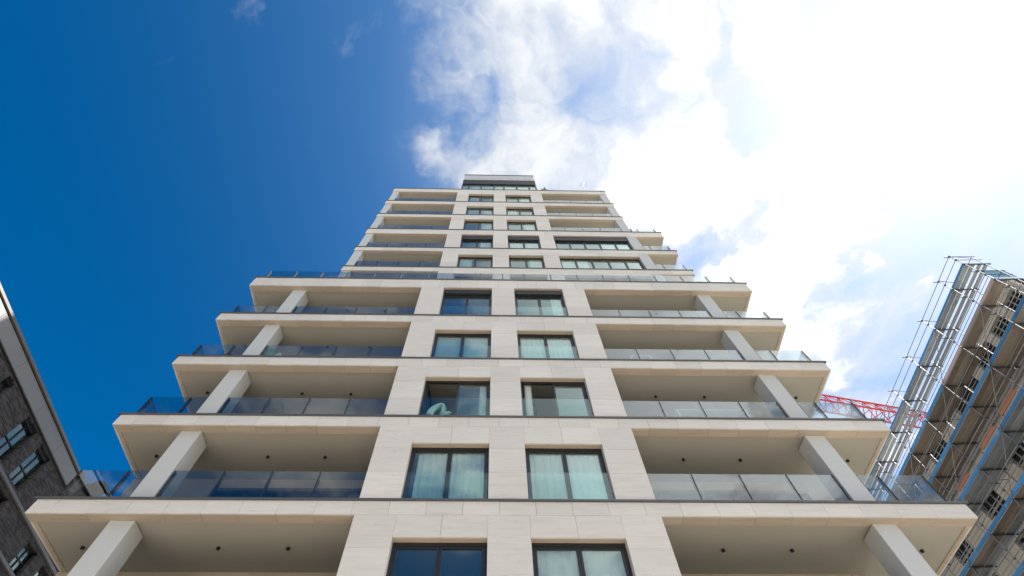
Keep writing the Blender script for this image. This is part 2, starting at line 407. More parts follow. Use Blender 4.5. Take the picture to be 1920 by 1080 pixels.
def window(x0, x1, yf, z0, z1, panes=2, guard=True, cur=None, blind=0., open_left=None, mull=None, yr=.19):
    """outer frame with sashes, panes, optional guard glass in front"""
    y = yf+yr; fw_ = .065; zt = z1-blind
    mb = MB().box(x0, x0+fw_, y, y+.09, z0, z1).box(x1-fw_, x1, y, y+.09, z0, z1).box(x0+fw_, x1-fw_, y, y+.09, z1-.085, z1).box(x0+fw_, x1-fw_, y, y+.09, z0, z0+.05)
    w = mb.build('window', 'frame', T)
    if blind:
        box('blind_box', x0+fw_+.003, x1-fw_-.003, y-.11, y+.10, z1-.085-blind, z1-.088, 'blind', w)
        zt = z1-blind
    ix0, ix1 = x0+fw_, x1-fw_
    xs = mull or [ix0+(ix1-ix0)*i/panes for i in range(panes+1)]
    top = zt-.09
    for i in range(len(xs)-1):
        a, b = xs[i]+.004, xs[i+1]-.004; sw = .06
        if open_left and i == 0:
            # sash swung into the room about its left edge
            ang = R(open_left); L = b-a; hx, hy = a+.03, y+.10
            mb = MB(); mb.box(0, L, -.03, .03, z0+.055, z0+.055+sw).box(0, L, -.03, .03, top-sw, top).box(0, sw, -.03, .03, z0+.055+sw, top-sw).box(L-sw, L, -.03, .03, z0+.055+sw, top-sw)
            gl = MB().box(sw, L-sw, -.008, .008, z0+.055+sw, top-sw)
            ca, sa = math.cos(ang), math.sin(ang)
            for q in (mb, gl): q.v = [(hx+vx*ca-vy*sa, hy+vx*sa+vy*ca, vz) for vx, vy, vz in q.v]
            mb.build('sash', 'frame', w); gl.build('pane', 'window_glass', w)
            continue
        MB().box(a, b, y+.012, y+.072, z0+.055, z0+.055+sw).box(a, b, y+.012, y+.072, top-sw, top).box(a, a+sw, y+.012, y+.072, z0+.055+sw, top-sw).box(b-sw, b, y+.012, y+.072, z0+.055+sw, top-sw).build('sash', 'frame', w)
        box('pane', a+sw, b-sw, y+.034, y+.048, z0+.055+sw, top-sw, 'window_glass', w)
    if guard:
        box('guard_glass', x0+.02, x1-.02, yf+.10, yf+.114, z0+.02, z0+.98, 'guard_glass', w)
    for c in cur or ():
        curtain(x0+c[0]*(x1-x0), x0+c[1]*(x1-x0), y+.13, z0+.03, z1+.1, w, c[2], c[3] if len(c) > 3 else .022)
    return w
def lintel(x0, x1, yf, z0, z1, n=2, depth=.19):
    h = (x1-x0)/n
    l = box('lintel', x0+.004, x1-.004, yf+.05, yf+depth+.12, z0+.02, z1, 'wall', T)
    for i in range(n):
        d = random.choice((.001, .003))
        box('lintel_panel', x0+i*h+JG/2, x0+(i+1)*h-JG/2, yf+d, yf+.05, z0, z1-JG, 'stone', l)
    for i in range(n):
        box('reveal_panel', x0+i*h+JG/2, x0+(i+1)*h-JG/2, yf+.052, yf+depth, z0, z0+.018, 'soffit_stone', l)
HEADS = {2.70: 4.75, 5.74: 7.76, 8.81: 10.765, 11.88: 13.86, 14.94: 16.905, 18.01: 20.56}
CURT = {(5.74, 0): [], (5.74, 1): [(.03, .97, 7)], (8.81, 0): [(.10, .97, 10)], (8.81, 1): [(.03, .95, 9)], (11.88, 0): [(.84, .97, 2)], (11.88, 1): [(.05, .17, 1.5)],
        (14.94, 0): [(.03, .97, 1.2, .01)], (14.94, 1): [(.03, .97, 11)], (18.01, 0): [], (18.01, 1): [(.75, .97, 2)]}
for i, (zt, zb, s) in enumerate(slabs[:-1]):
    nb = slabs[i+1][1]
    for x0, x1 in PIERS: pier(x0, x1, 0, zt, nb)
    for j, (x0, x1) in enumerate(WINS):
        hd = HEADS[zt]
        if zt < 18: lintel(x0, x1, 0, hd, nb)
        op = {(11.88, 0): 88, (11.88, 1): 62}.get((zt, j))
        window(x0, x1, 0, zt, hd if zt < 18 else nb, 2, zt > 3, CURT.get((zt, j)), .34 if zt > 18 else 0, op)
    # walls at the sides of the recesses and at the back of the balconies
    for x0, x1 in ((-3.28, -3.04), (3.90, 4.14)):
        box('side_wall', x0, x1, .381, 3.5, zt-.035, nb+.02, 'wall', T)
    for x0, x1, px0, n in ((-11.2, -3.285, -8.6, 5), (4.145, 10.0, 4.145, 5)):
        hd = nb-.31
        box('back_lintel', x0, x1, 2.25, 2.5, hd, nb+.022, 'soffit_stone', T)
        if px0 > x0: box('back_wall', x0, px0, 2.25, 2.5, zt-.035, hd, 'wall', T)
        w = MB(); ww = (x1-px0)/n
        for k in range(n+1):
            xx = min(max(px0+k*ww, px0+.04), x1-.04); w.box(xx-.04, xx+.04, 2.36, 2.44, zt-.03, hd)
        w.box(px0+.081, x1-.081, 2.37, 2.43, hd-.09, hd).box(px0+.081, x1-.081, 2.37, 2.43, zt-.03, zt+.06)
        wo_ = w.build('balcony_window', 'frame', T)
        for k in range(n): box('pane', px0+k*ww+.04, px0+(k+1)*ww-.04, 2.39, 2.41, zt+.06, hd-.09, 'dark_glass', wo_)
    # columns
    for x0, x1 in ((-9.19, -8.59), (9.43, 10.03)):
        box('column', x0, x1, .335, .93, zt-.04, nb+.024, 'column', T, .012) if zt < 2 else box('column', x0, x1, .245, .86, zt-.04, nb+.0, 'column', T, .012)
box('room_wall', -11.2, 10.0, 3.52, 3.66, GZ, 21.3, 'room', T)
MB().box(-11.2, 10.0, 3.67, 16, GZ, 20.6).box(-11.2, -10.9, 2.51, 3.52, GZ, 20.6).box(9.75, 10.0, 2.51, 3.52, GZ, 20.6).build('body', 'wall', T)
# ground floor
MB().box(-11.0, 11.8, .35, 3.5, GZ, GZ+.25).build('plinth', 'wall', T)
for x0, x1 in PIERS: box('pier', x0, x1, 0.03, .4, GZ+.0, 2.24, 'stone', T)
for x0, x1, n in ((-8.6, -3.29, 4), (-2.27, -.07, 1), (.94, 3.15, 1), (4.15, 9.4, 4)):
    w = MB(); ww = (x1-x0)/n
    for k in range(n+1):
        xx = min(max(x0+k*ww, x0+.05), x1-.05); w.box(xx-.05, xx+.05, .55, .65, GZ+.25, 2.26)
    wo_ = w.build('shop_window', 'frame', T)
    for k in range(n): box('pane', x0+k*ww+.051, x0+(k+1)*ww-.051, .59, .61, GZ+.25, 2.25, 'dark_glass', wo_)
for x0, x1 in ((-9.19, -8.59), (9.43, 10.03)): box('column', x0, x1, .3, .9, GZ, 2.26, 'column', T, .012)

def railing(z, xs, y=.06, h=.965, ends=(), posts=None):
    """glass panes between flat steel posts that stand on the slab's cap"""
    r = sub_empty('railing', T, ((xs[0]+xs[-1])/2, y, z))
    for i, x in enumerate(xs):
        if posts is None or i in posts:
            box('post', x-.024, x+.024, y+.016, y+.10, z-.02, z+h-.015, 'post', r)
            box('joint_strip', x-.010, x+.010, y-.012, y+.014, z-.01, z+h, 'post', r)
    for a, b in zip(xs[:-1], xs[1:]):
        box('glass_panel', a+.012, b-.012, y, y+.013, z+.012, z+h, 'rail_glass', r)
    for e, ye in ends:
        n = max(1, round((ye-y)/1.2)); st = (ye-y-.1)/n
        for k in range(n):
            box('glass_panel', e-.0065, e+.0065, y+.03+k*st, y+.02+(k+1)*st, z+.012, z+h, 'rail_glass', r)
            if k: box('post', e-.05, e-.01, y+.03+k*st-.02, y+.03+k*st+.02, z-.02, z+h-.015, 'post', r)
    return r
for zt, zb, s in slabs[1:-1]:
    # the glass runs between wall, columns and the corner, a little behind the columns' faces
    railing(zt, [-11.05, -9.79, -9.22], .30, 1.15, ends=((-11.06, 2.2),))
    railing(zt, [-8.55, -7.22, -5.93, -4.63, -3.33], .30, 1.15)
    railing(zt, [4.20, 5.49, 6.81, 8.12, 9.39], .30, 1.15)
    railing(zt, [10.07, 10.67, 11.92], .30, 1.15, ends=((11.93, 7.3),))
TX = [-10.84, -9.57, -8.32, -7.06, -5.80, -4.50, -3.18, -1.91, -.62, .43, 1.47, 2.77, 4.06, 5.33, 6.60, 7.88, 9.17, 10.43, 11.66]
railing(21.39, [x*1.006 for x in TX], .14, 1.0, ends=((-10.93, 3.4), (11.75, 6.9)))

# ---- upper storeys, set back behind the terrace
YU = 2.2
UP = [(24.5, 24.0, 12.03), (27.60, 27.02, 12.03), (30.68, 30.12, 12.03), (34.12, 33.24, 12.03), (37.48, 36.88, 9.97), (40.90, 40.20, 9.97), (44.62, 43.70, 9.97)]
UL = -9.04
ups = []
for zt, zb, xr in UP:
    mb = MB().box(UL+.06, 9.9, YU+.06, 5.8, zb+.025, zt-.04)
    if xr > 11: mb.box(9.9, xr-.06, YU+.06, 8.5, zb+.025, zt-.04)
    s = mb.build('balcony_slab', 'soffit', T)
    xs = fascia(s, UL, xr, YU, zb, zt-.06, off=.6, step=1.2)
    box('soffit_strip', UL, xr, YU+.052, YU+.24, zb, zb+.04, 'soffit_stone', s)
    box('side_fascia_panel', UL, UL+.055, YU+.06, 5.8, zb, zt-.06, 'stone', s)
    box('side_fascia_panel', xr-.055, xr, YU+.06, 8.5 if xr > 11 else 5.8, zb, zt-.06, 'stone', s)
    MB().box(UL-.09, xr+.07, YU-.05, YU+.1, zt-.06, zt).box(UL-.09, UL+.1, YU+.1, 5.8, zt-.06, zt).box(xr-.1, xr+.07, YU+.1, 8.5 if xr > 11 else 5.8, zt-.06, zt).build('edge_cap', 'cap', s)
    ups.append((zt, zb, xr, s))
UH = {21.39: 23.6, 24.5: 26.75, 27.60: 29.62, 30.68: 33.23, 34.12: 36.50, 37.48: 39.75, 40.90: 43.20}
lev = [(21.39, None, 12.0, None)] + ups
for i in range(len(lev)-1):
    zt = lev[i][0]; nb = lev[i+1][1]; hd = UH[zt]
    for x0, x1 in PIERS: pier(x0, x1, YU, zt-(.04 if i == 0 else 0), nb)
    bl = .62 if zt == 30.68 else 0
    for j, (x0, x1) in enumerate(WINS):
        if not bl: lintel(x0, x1, YU, hd, nb)
        window(x0, x1, YU, zt, nb if bl else hd, 2, False, random.choice(([(.05, .4, 4)], [(.6, .95, 4)], [(.03, .97, 9)], [])), bl)
    band = zt in (21.39, 24.5, 27.60, 30.68)
    if band:
        box('pier', 9.35, 10.02, YU+.02, YU+.6, zt-.04, nb, 'column', T)
        if not bl: lintel(4.15, 9.35, YU, hd, nb, 4)
        window(4.15, 9.35, YU, zt, nb if bl else hd, 5, False, [(.02, .35, 7)] if zt == 27.6 else [(.62, .98, 6)], bl, mull=[4.215, 5.19, 6.22, 7.27, 8.34, 9.285])
    else:
        box('column', 9.35, 9.96, YU+.06, YU+.66, zt-.04, nb+.01, 'column', T)
        box('side_wall', 3.90, 4.14, YU+.381, 5.6, zt-.035, nb+.02, 'wall', T)
        railing(zt, [4.17, 5.2, 6.5, 7.8, 9.33], YU+.06, .93)
        box('back_lintel', 4.145, 9.9, YU+2.25, YU+2.4, nb-.3, nb+.02, 'soffit_stone', T)
        box('back_window', 4.145, 9.9, YU+2.3, YU+2.36, zt-.03, nb-.3, 'dark_glass', T)
    box('column', -9.0, -8.47, YU+.07, YU+.6, zt-.04, nb+.01, 'column', T)
    box('side_wall', -3.28, -3.04, YU+.381, 5.6, zt-.035, nb+.02, 'wall', T)
    if i: railing(zt, [-8.45, -7.18, -5.88, -4.57, -3.31], YU+.06, .93)
    box('back_lintel', -8.9, -3.285, YU+2.25, YU+2.4, nb-.3, nb+.02, 'soffit_stone', T)
    box('back_window', -8.9, -3.285, YU+2.3, YU+2.36, zt-.03, nb-.3, 'dark_glass', T)
    if lev[i][2] > 11 and i: railing(zt, [10.06, 10.52, 11.80], YU+.06, .93, ends=((11.82, 8.3),))
railing(34.12, [10.06, 10.49, 11.77], YU+.06, .93, ends=((11.79, 8.3),)) if False else None
MB().box(-8.9, 9.9, 5.82, 15, 21.3, 44.5).build('upper_body', 'wall', T)
box('room_wall', -8.9, 9.9, 5.62, 5.8, 21.3, 44.5, 'room', T)
# penthouse, standing back from the roof edge
YP = YU+.5
ph = MB().box(-3.0, 3.85, YP+.08, 9, 44.6, 49.9).build('penthouse', 'room', T)
xs = [-3.1, -2.47, -1.28, -.08, .88, 2.1, 3.3, 3.95]
for a, b in zip(xs[:-1], xs[1:]): box('pane', a+.07, b-.07, YP+.02, YP+.05, 44.63, 47.95, 'window_glass', ph)
for x in xs: box('mullion', x-.07, x+.07, YP-.03, YP+.06, 44.62, 47.97, 'frame', ph)
box('blind_box', -3.12, 3.97, YP-.12, YP+.07, 47.98, 49.45, 'blind', ph)
box('roof_trim', -3.14, 3.99, YP-.16, YP+.07, 49.46, 49.62, 'whitemetal', ph)
box('shadow_gap', -3.08, 3.94, YP-.08, YP+.07, 49.63, 49.86, 'blind', ph)
MB().box(-3.05, 3.92, YP-.12, 9.2, 49.9, 51.25).build('roof_edge', 'roof_panel', ph)
box('edge_cap', -3.1, 3.97, YP-.17, 9.3, 51.26, 51.36, 'cap', ph)
MB().tube((8.6, YP, 44.4), (8.6, YP, 48.2), .035).tube((8.6, YP, 48.1), (8.28, YP, 49.5), .03).tube((8.6, YP, 48.1), (8.92, YP, 49.5), .03).build('antenna', 'whitemetal', T)
MB().box(9.5, 9.95, YU+.1, YU+.3, 44.62, 45.2).build('roof_vent', 'cap', T)
#--TOWER_END

# ------------------------------------------------------------------ plants and furniture on the balconies
def leaf_clump(mb, c, r, n, ln, up_=.3):
    for _ in range(n):
        a = random.random()*6.283; e = random.uniform(-.5, 1.4); d = Vector((math.cos(a)*math.cos(e), math.sin(a)*math.cos(e), math.sin(e)+up_)).normalized()
        p = Vector(c)+d*r*random.random()**.5; s = d.cross(Vector((0, 0, 1)))
        s = (s.normalized() if s.length > .01 else Vector((1, 0, 0)))*ln*.22
        k = len(mb.v); q = p+d*ln*.5; t = p+d*ln+Vector((0, 0, -ln*.25))
        mb.v += [tuple(p), tuple(q+s), tuple(t), tuple(q-s)]; mb.f.append((k, k+1, k+2, k+3))
def potted_plant(label, loc, h, r, group='potted plants on the left balconies', m='leaf', pot=.16):
    t = thing('potted_plant', label, 'plant', loc, 0, group)
    MB().tube((0, 0, 0), (0, 0, pot*1.7), pot*.75, 14, pot).build('pot', 'terracotta', t)
    mb = MB(); leaf_clump(mb, (0, 0, pot*1.7+h*.45), r, 130, .18*h+.06); mb.build('foliage', m, t)
    MB().tube((0, 0, pot*1.5), (.02, 0, pot*1.7+h*.5), .014, 6).build('stem', 'leaf', t)
    return t
t = thing('dining_table', 'white framed long table behind the glass of the third lit balcony on the right', 'table', (7.15, .88, 11.88-.04))
t['label'] = 'long white metal table on the right balcony two levels up, level with the open windows'
box('tabletop', -1.17, 1.17, -.48, .48, .88, .93, 'whitemetal', t, .006)
for x in (-1.12, 1.12):
    MB().box(x-.035, x+.035, -.47, -.40, 0, .878).box(x-.035, x+.035, .40, .47, 0, .878).box(x-.035, x+.035, -.399, .399, 0, .06).build('leg', 'whitemetal', t)
for x in (-.95, .95):
    MB().box(x-.14, x+.14, -.30, -.26, .70, .74).box(x-.14, x-.10, -.30, -.26, 0, .699).box(x+.10, x+.14, -.30, -.26, 0, .699).build('stretcher', 'whitemetal', t)
t = thing('side_table', 'small white frame table on the right balcony above the long white table', 'table', (5.62, .72, 14.94-.04))
box('tabletop', -.40, .40, -.3, .3, .93, .98, 'whitemetal', t, .006)
for x in (-.37, .37):
    for y in (-.27, .27): box('leg', x-.03, x+.03, y-.03, y+.03, 0, .928, 'whitemetal', t)
MB().box(-.34, .34, -.29, -.25, .62, .67).box(-.34, .34, .25, .29, .62, .67).build('rail', 'whitemetal', t)
t = thing('storage_box', 'green plastic storage box beside the left column on the third balcony down from the terrace', 'box', (-8.38, .58, 14.94-.04))
t['label'] = 'tall bright green plastic box against the left balcony column, beside a white rounded cover'
box('body', -.15, .15, -.18, .18, 0, 1.02, 'green', t, .02); box('lid', -.17, .17, -.2, .2, 1.022, 1.1, 'green', t, .02)
def dome(name, label, cat, loc, r, h, m):
    mb = MB(); N = 16; K = 6
    for k in range(K+1):
        a = k/K*math.pi/2
        for i in range(N):
            b = i/N*6.283; rr = r*(math.cos(a)**.6 if k < K else .02)*(1+.05*math.sin(3*b+k)); mb.v.append((rr*math.cos(b), rr*math.sin(b), h*math.sin(a)))
    for k in range(K):
        for i in range(N): mb.f.append((k*N+i, k*N+(i+1) % N, (k+1)*N+(i+1) % N, (k+1)*N+i))
    mb.f.append(tuple(range(N-1, -1, -1)))
    o = mb.build(name, m, None, True, (0, 0, 0)); o.location = loc; o['label'] = label; o['category'] = cat; return o
dome('covered_stool', 'white rounded fabric covered stool in front of the bright green box', 'stool', (-8.06, .56, 14.94-.04), .19, 1.0, 'white_cloth')
# lounge chair at the far left corner of the lowest full balcony
t = thing('garden_chair', 'dark curved garden chair behind the corner glass of the lowest left balcony', 'chair', (-10.95, .78, 8.81-.04)); t.scale = (1.25, 1.25, 1.25)
mb = MB()
for k in range(8):
    a0, a1 = k/8*1.9-.2, (k+1)/8*1.9-.2
    for w in (0,):
        x0, z0 = .30-.34*math.cos(a0)+.05, .45+.42*math.sin(a0)*.9; x1, z1 = .30-.34*math.cos(a1)+.05, .45+.42*math.sin(a1)*.9
        i = len(mb.v); mb.v += [(x0, -.2, z0), (x1, -.2, z1), (x1, .2, z1), (x0, .2, z0), (x0+.03, -.2, z0), (x1+.03, -.2, z1), (x1+.03, .2, z1), (x0+.03, .2, z0)]
        mb.f += [tuple(i+q for q in f) for f in FACES]
mb.build('backrest', 'fabric_dark', t)
box('seat', -.03, .42, -.22, .22, .40, .44, 'fabric_dark', t, .01)
for x in (.0, .39):
    for y in (-.19, .19): tube('leg', (x, y, 0), (x*.8+.04, y, .40), .012, 'fabric_dark', t)
potted_plant('low bushy potted plant beside the column of the lowest left balcony', (-8.35, .75, 8.77), .28, .2, m='leaf_grey')
potted_plant('dark spiky potted plant behind the left balcony glass right of the green box', (-6.7, .75, 14.90), .38, .2)
potted_plant('small leafy potted plant between the left column and the outer glass, near the green box', (-9.75, .5, 14.90), .42, .2)
box_ = box('planter_box', -4.0, -3.55, .45, .85, 14.90, 15.35, 'terracotta', None, .01); box_['label'] = 'plain grey planter box at the inner end of the left balcony with the green box'; box_['category'] = 'planter'
# cloth and cushion inside the open left window
import bmesh
def cloth(name, label, cat, loc, rx, ry, rz_, m, seed, amp=.35):
    rnd = random.Random(seed); bm = bmesh.new(); bmesh.ops.create_icosphere(bm, subdivisions=4, radius=1)
    dirs = [Vector((rnd.gauss(0, 1), rnd.gauss(0, 1), rnd.gauss(0, 1))).normalized() for _ in range(14)]
    for v in bm.verts:
        f = 1+sum(amp*.2/(1+i*.12)*math.sin(v.co.dot(d)*(2.6+i*1.1)+i*2) for i, d in enumerate(dirs)); c = v.co*f
        v.co = Vector((c.x*rx, c.y*ry, max(c.z*rz_, -rz_*.55)))
    me = bpy.data.meshes.new(name); bm.to_mesh(me); bm.free(); me.materials.append(M[m])
    for p in me.polygons: p.use_smooth = True
    o = bpy.data.objects.new(name, me); COL.objects.link(o); o.location = loc; o['label'] = label; o['category'] = cat; return o
def folded(name, label, cat, loc, path, m, seed):
    rnd = random.Random(seed); mb = MB(); N = 18; K = len(path)
    for k, (x, y, z, r) in enumerate(path):
        for i in range(N):
            a = 6.2832*i/N; rr = r*(1+.22*math.sin(3*a+k*.9)+.14*math.sin(7*a-k*1.7))
            t = Vector(path[min(k+1, K-1)][:3])-Vector(path[max(k-1, 0)][:3]); t.normalize()
            n = Vector((0, 1, 0)); b = t.cross(n).normalized()
            mb.v.append(tuple(Vector((x, y, z))+n*rr*math.cos(a)*.9+b*rr*math.sin(a)*.75))
        if k:
            for i in range(N): mb.f.append(((k-1)*N+i, (k-1)*N+(i+1) % N, k*N+(i+1) % N, k*N+i))
    mb.f.append(tuple(range(N-1, -1, -1))); mb.f.append(tuple((K-1)*N+i for i in range(N)))
    o = mb.build(name, m, None, True, (0, 0, 0)); sm = o.modifiers.new('smooth', 'SUBSURF'); sm.levels = sm.render_levels = 2
    o.location = loc; o['label'] = label; o['category'] = cat; return o
folded('crumpled_cloth', 'crumpled pale mint cloth heaped behind the guard glass of the open left window', 'cloth', (-1.76, .60, 12.12),
       [(-.28, 0, .10, .10), (-.27, 0, .42, .16), (-.20, .02, .72, .15), (-.02, 0, .92, .13), (.14, -.02, .96, .13), (.20, 0, .78, .11), (.12, .03, .55, .13), (.22, 0, .48, .11), (.38, -.02, .60, .07), (.46, 0, .55, .03)], 'mint', 4)
cloth('cushion', 'mauve cushion lying left of the crumpled mint cloth in the open window', 'cushion', (-2.02, .50, 12.2), .16, .10, .30, 'mauve', 5, .3)
# shrubs on the roof edge
for i, (x, hgt, lab) in enumerate(((4.6, .75, 'wide tuft of dry grass on the tower roof next to the penthouse'),)):
    mb = MB(); leaf_clump(mb, (0, 0, .10), .30, 70, hgt*.5, 1.2)
    o = mb.build('grass_tuft', 'leaf_grey', None, False, (0, 0, 0)); o.location = (x, YU+.22, 44.58); o['label'] = lab; o['category'] = 'grass tuft'

# ------------------------------------------------------------------ dark brick building on the left
AZL = R(-2.733)
K = 1.1
def zs(s): return K*s + 10.4*(K-1)
BB = thing('brick_building', 'dark clinker brick building with grey eaves band at the far left edge', 'building', (-18*K-.14, 0, 0), -AZL)
# local frame: +y along the facade away from the camera, -x into the building
wins = []
for s0, s1 in ((-.5, .62), (1.45, 1.92), (3.45, 4.35), (4.95, 5.87), (8.18, 9.05), (9.7, 10.6), (12.9, 13.8), (14.4, 15.3)):
    wins.append((zs(s0), zs(s1)))
rows = [(14.02*K, 15.62*K), (12.62*K, 13.62*K)] + [((12.62-1.42*k)*K, (13.62-1.42*k)*K) for k in range(1, 9)]
ztop = 15.74*K
zcuts = sorted({GZ, ztop} | {z for r in rows for z in r})
y0w, y1w = -14, zs(17.5)
mb = MB()
# wall pieces between window openings
for (za, zb_) in zip(zcuts[:-1], zcuts[1:]):
    is_row = any(abs(za-r[0]) < 1e-6 and abs(zb_-r[1]) < 1e-6 for r in rows)
    if not is_row: mb.box(-.35, 0, y0w, y1w, za, zb_); continue
    y = y0w
    for a, b in wins:
        mb.box(-.35, 0, y, a, za, zb_); y = b
    mb.box(-.35, 0, y, y1w, za, zb_)
mb.build('wall', 'brick', BB, origin=(0, 0, 0))
MB().box(-12, -.9, y0w, y1w, GZ, ztop).build('body', 'dark', BB)
for i, r in enumerate(rows[:4]):
    for a, b in wins:
        y, z0, z1 = (a+b)/2, r[0], r[1]
        d0, d1 = -.26, -.19
        zt_ = z1-(.16 if i == 0 else .04)
        zm = (z0+zt_)/2 if i else z0+(zt_-z0)*.46
        w = MB().box(d0, d1, a, a+.035, z0, zt_).box(d0, d1, b-.05, b, z0, zt_).box(d0, d1, a+.05, b-.05, z0, z0+.05).box(d0, d1, a+.05, b-.05, zt_-.05, zt_).box(d0, d1+.01, y-.025, y+.025, z0+.05, zt_-.05).box(d0, d1+.005, a+.05, y-.025, zm-.022, zm+.022).box(d0, d1+.005, y+.025, b-.05, zm-.022, zm+.022).build('window', 'frame', BB)
        for ya, yb_ in ((a+.05, y-.03), (y+.03, b-.05)):
            for za, zb_ in ((z0+.05, zm-.025), (zm+.025, zt_-.05)):
                box('pane', -.232, -.222, ya, yb_, za, zb_, 'old_glass', w)
        if random.random() < .6: box('added_pale_blind', -.34, -.33, a+.01, b-.01, z0+(zt_-z0)*random.choice((.0, .3, .5)), zt_, 'white_cloth', w)  # white blinds added behind some panes to make the windows look brighter
        box('blind_box', -.30, -.10, a, b, zt_, z1, 'blind', w)
yb0 = y0w
while yb0 < y1w:
    y1 = min(yb0+2.35, y1w); box('fascia_panel', -.05, .10, yb0+.006, y1-.006, ztop+.012, 16.34*K, 'fascia_grey', BB); yb0 = y1
MB().box(-.3, .04, y0w, y1w, ztop-.05, ztop+.01).build('shadow_gap', 'blind', BB)
box('gap_strip', -.2, .06, y0w, y1w, 16.34*K+.001, 16.41*K, 'blind', BB)
box('coping', -12.2, .16, y0w, y1w, 16.41*K+.001, 16.52*K, 'coping', BB)
for z in (13.83, 12.50, 11.1, 9.7): box('string_course', .002, .09, y0w, y1w, z*K-.07, z*K+.05, 'pipe', BB)

# ------------------------------------------------------------------ building site on the right: shell, scaffold, crane
AZR = R(1.865)
SB = thing('unfinished_building', 'unfinished pale concrete building with empty dark windows behind the scaffold', 'building', (27.2, 0, 0), -AZR)
WX = 1.72
levels = [(22.7, 24.85), (19.5, 21.35), (16.3, 18.45), (13.1, 15.0), (9.9, 11.8), (6.7, 8.6), (3.5, 5.4)]
wpos_ = [(1.9, 3.0), (3.5, 4.75), (5.3, 6.95), (7.7, 10.4), (12.65, 14.55), (16.8, 18.6), (20.9, 22.7), (25, 26.8), (29, 31), (33, 35)]
wposB = [(1.9, 3.2), (5.0, 6.4), (9.2, 10.6), (12.9, 14.6), (17.2, 18.8), (21.3, 23), (25, 26.8), (29, 31), (33, 35)]
YE0, YE1, ZTOP = 1.5, 42, 25.25
zc_ = GZ; mb = MB(); sl_ = []
for li, (za, zb_) in enumerate(sorted(levels)):
    wp = wpos_ if za == 22.7 else wposB
    mb.box(WX, WX+.3, YE0, YE1, zc_, za)
    y = YE0
    for a, b in wp: mb.box(WX, WX+.3, y, a, za, zb_); y = b
    mb.box(WX, WX+.3, y, YE1, za, zb_); zc_ = zb_
mb.box(WX, WX+.3, YE0, YE1, zc_, ZTOP)
mb.build('wall', 'render_cream', SB, origin=(0, 0, 0))
for za, zb_ in levels[:5]:
    for a, b in (wpos_ if za == 22.7 else wposB)[:7]:
        n = 3; w = MB()
        for k in range(n+1):
            yy = a+(b-a)*k/n; w.box(WX+.18, WX+.24, max(a, yy-.03), min(b, yy+.03), za, zb_)
        for f in (0, .36, .7, 1): zz = za+(zb_-za)*f; w.box(WX+.185, WX+.235, a+.03, b-.03, max(za, zz-.03), min(zb_, zz+.03))
        w.build('window', 'concrete', SB)
for za, zb_ in levels[:5]:
    box('floor_slab_edge', WX-.14, WX-.002, YE0, YE1, za-.42, za-.12, 'concrete', SB)
    tube('pipe', (WX-.2, YE0, za-.55), (WX-.2, YE1, za-.55), .05, 'galv', SB, 8)
    y = YE0+.3
    while y < 24:
        L = random.uniform(1.0, 2.2)
        box('wall_panel', WX-.05, WX-.003, y, y+L, za-.1, za-.1+random.uniform(.3, .6), random.choice(('render_cream', 'concrete', 'render_cream')), SB); y += L+random.uniform(.3, 2.)
MB().box(WX+.34, WX+14, YE0+.26, YE1, GZ, ZTOP-.02).box(WX+.3, WX+14, YE0, YE0+.25, GZ, ZTOP).build('body', 'dark', SB)

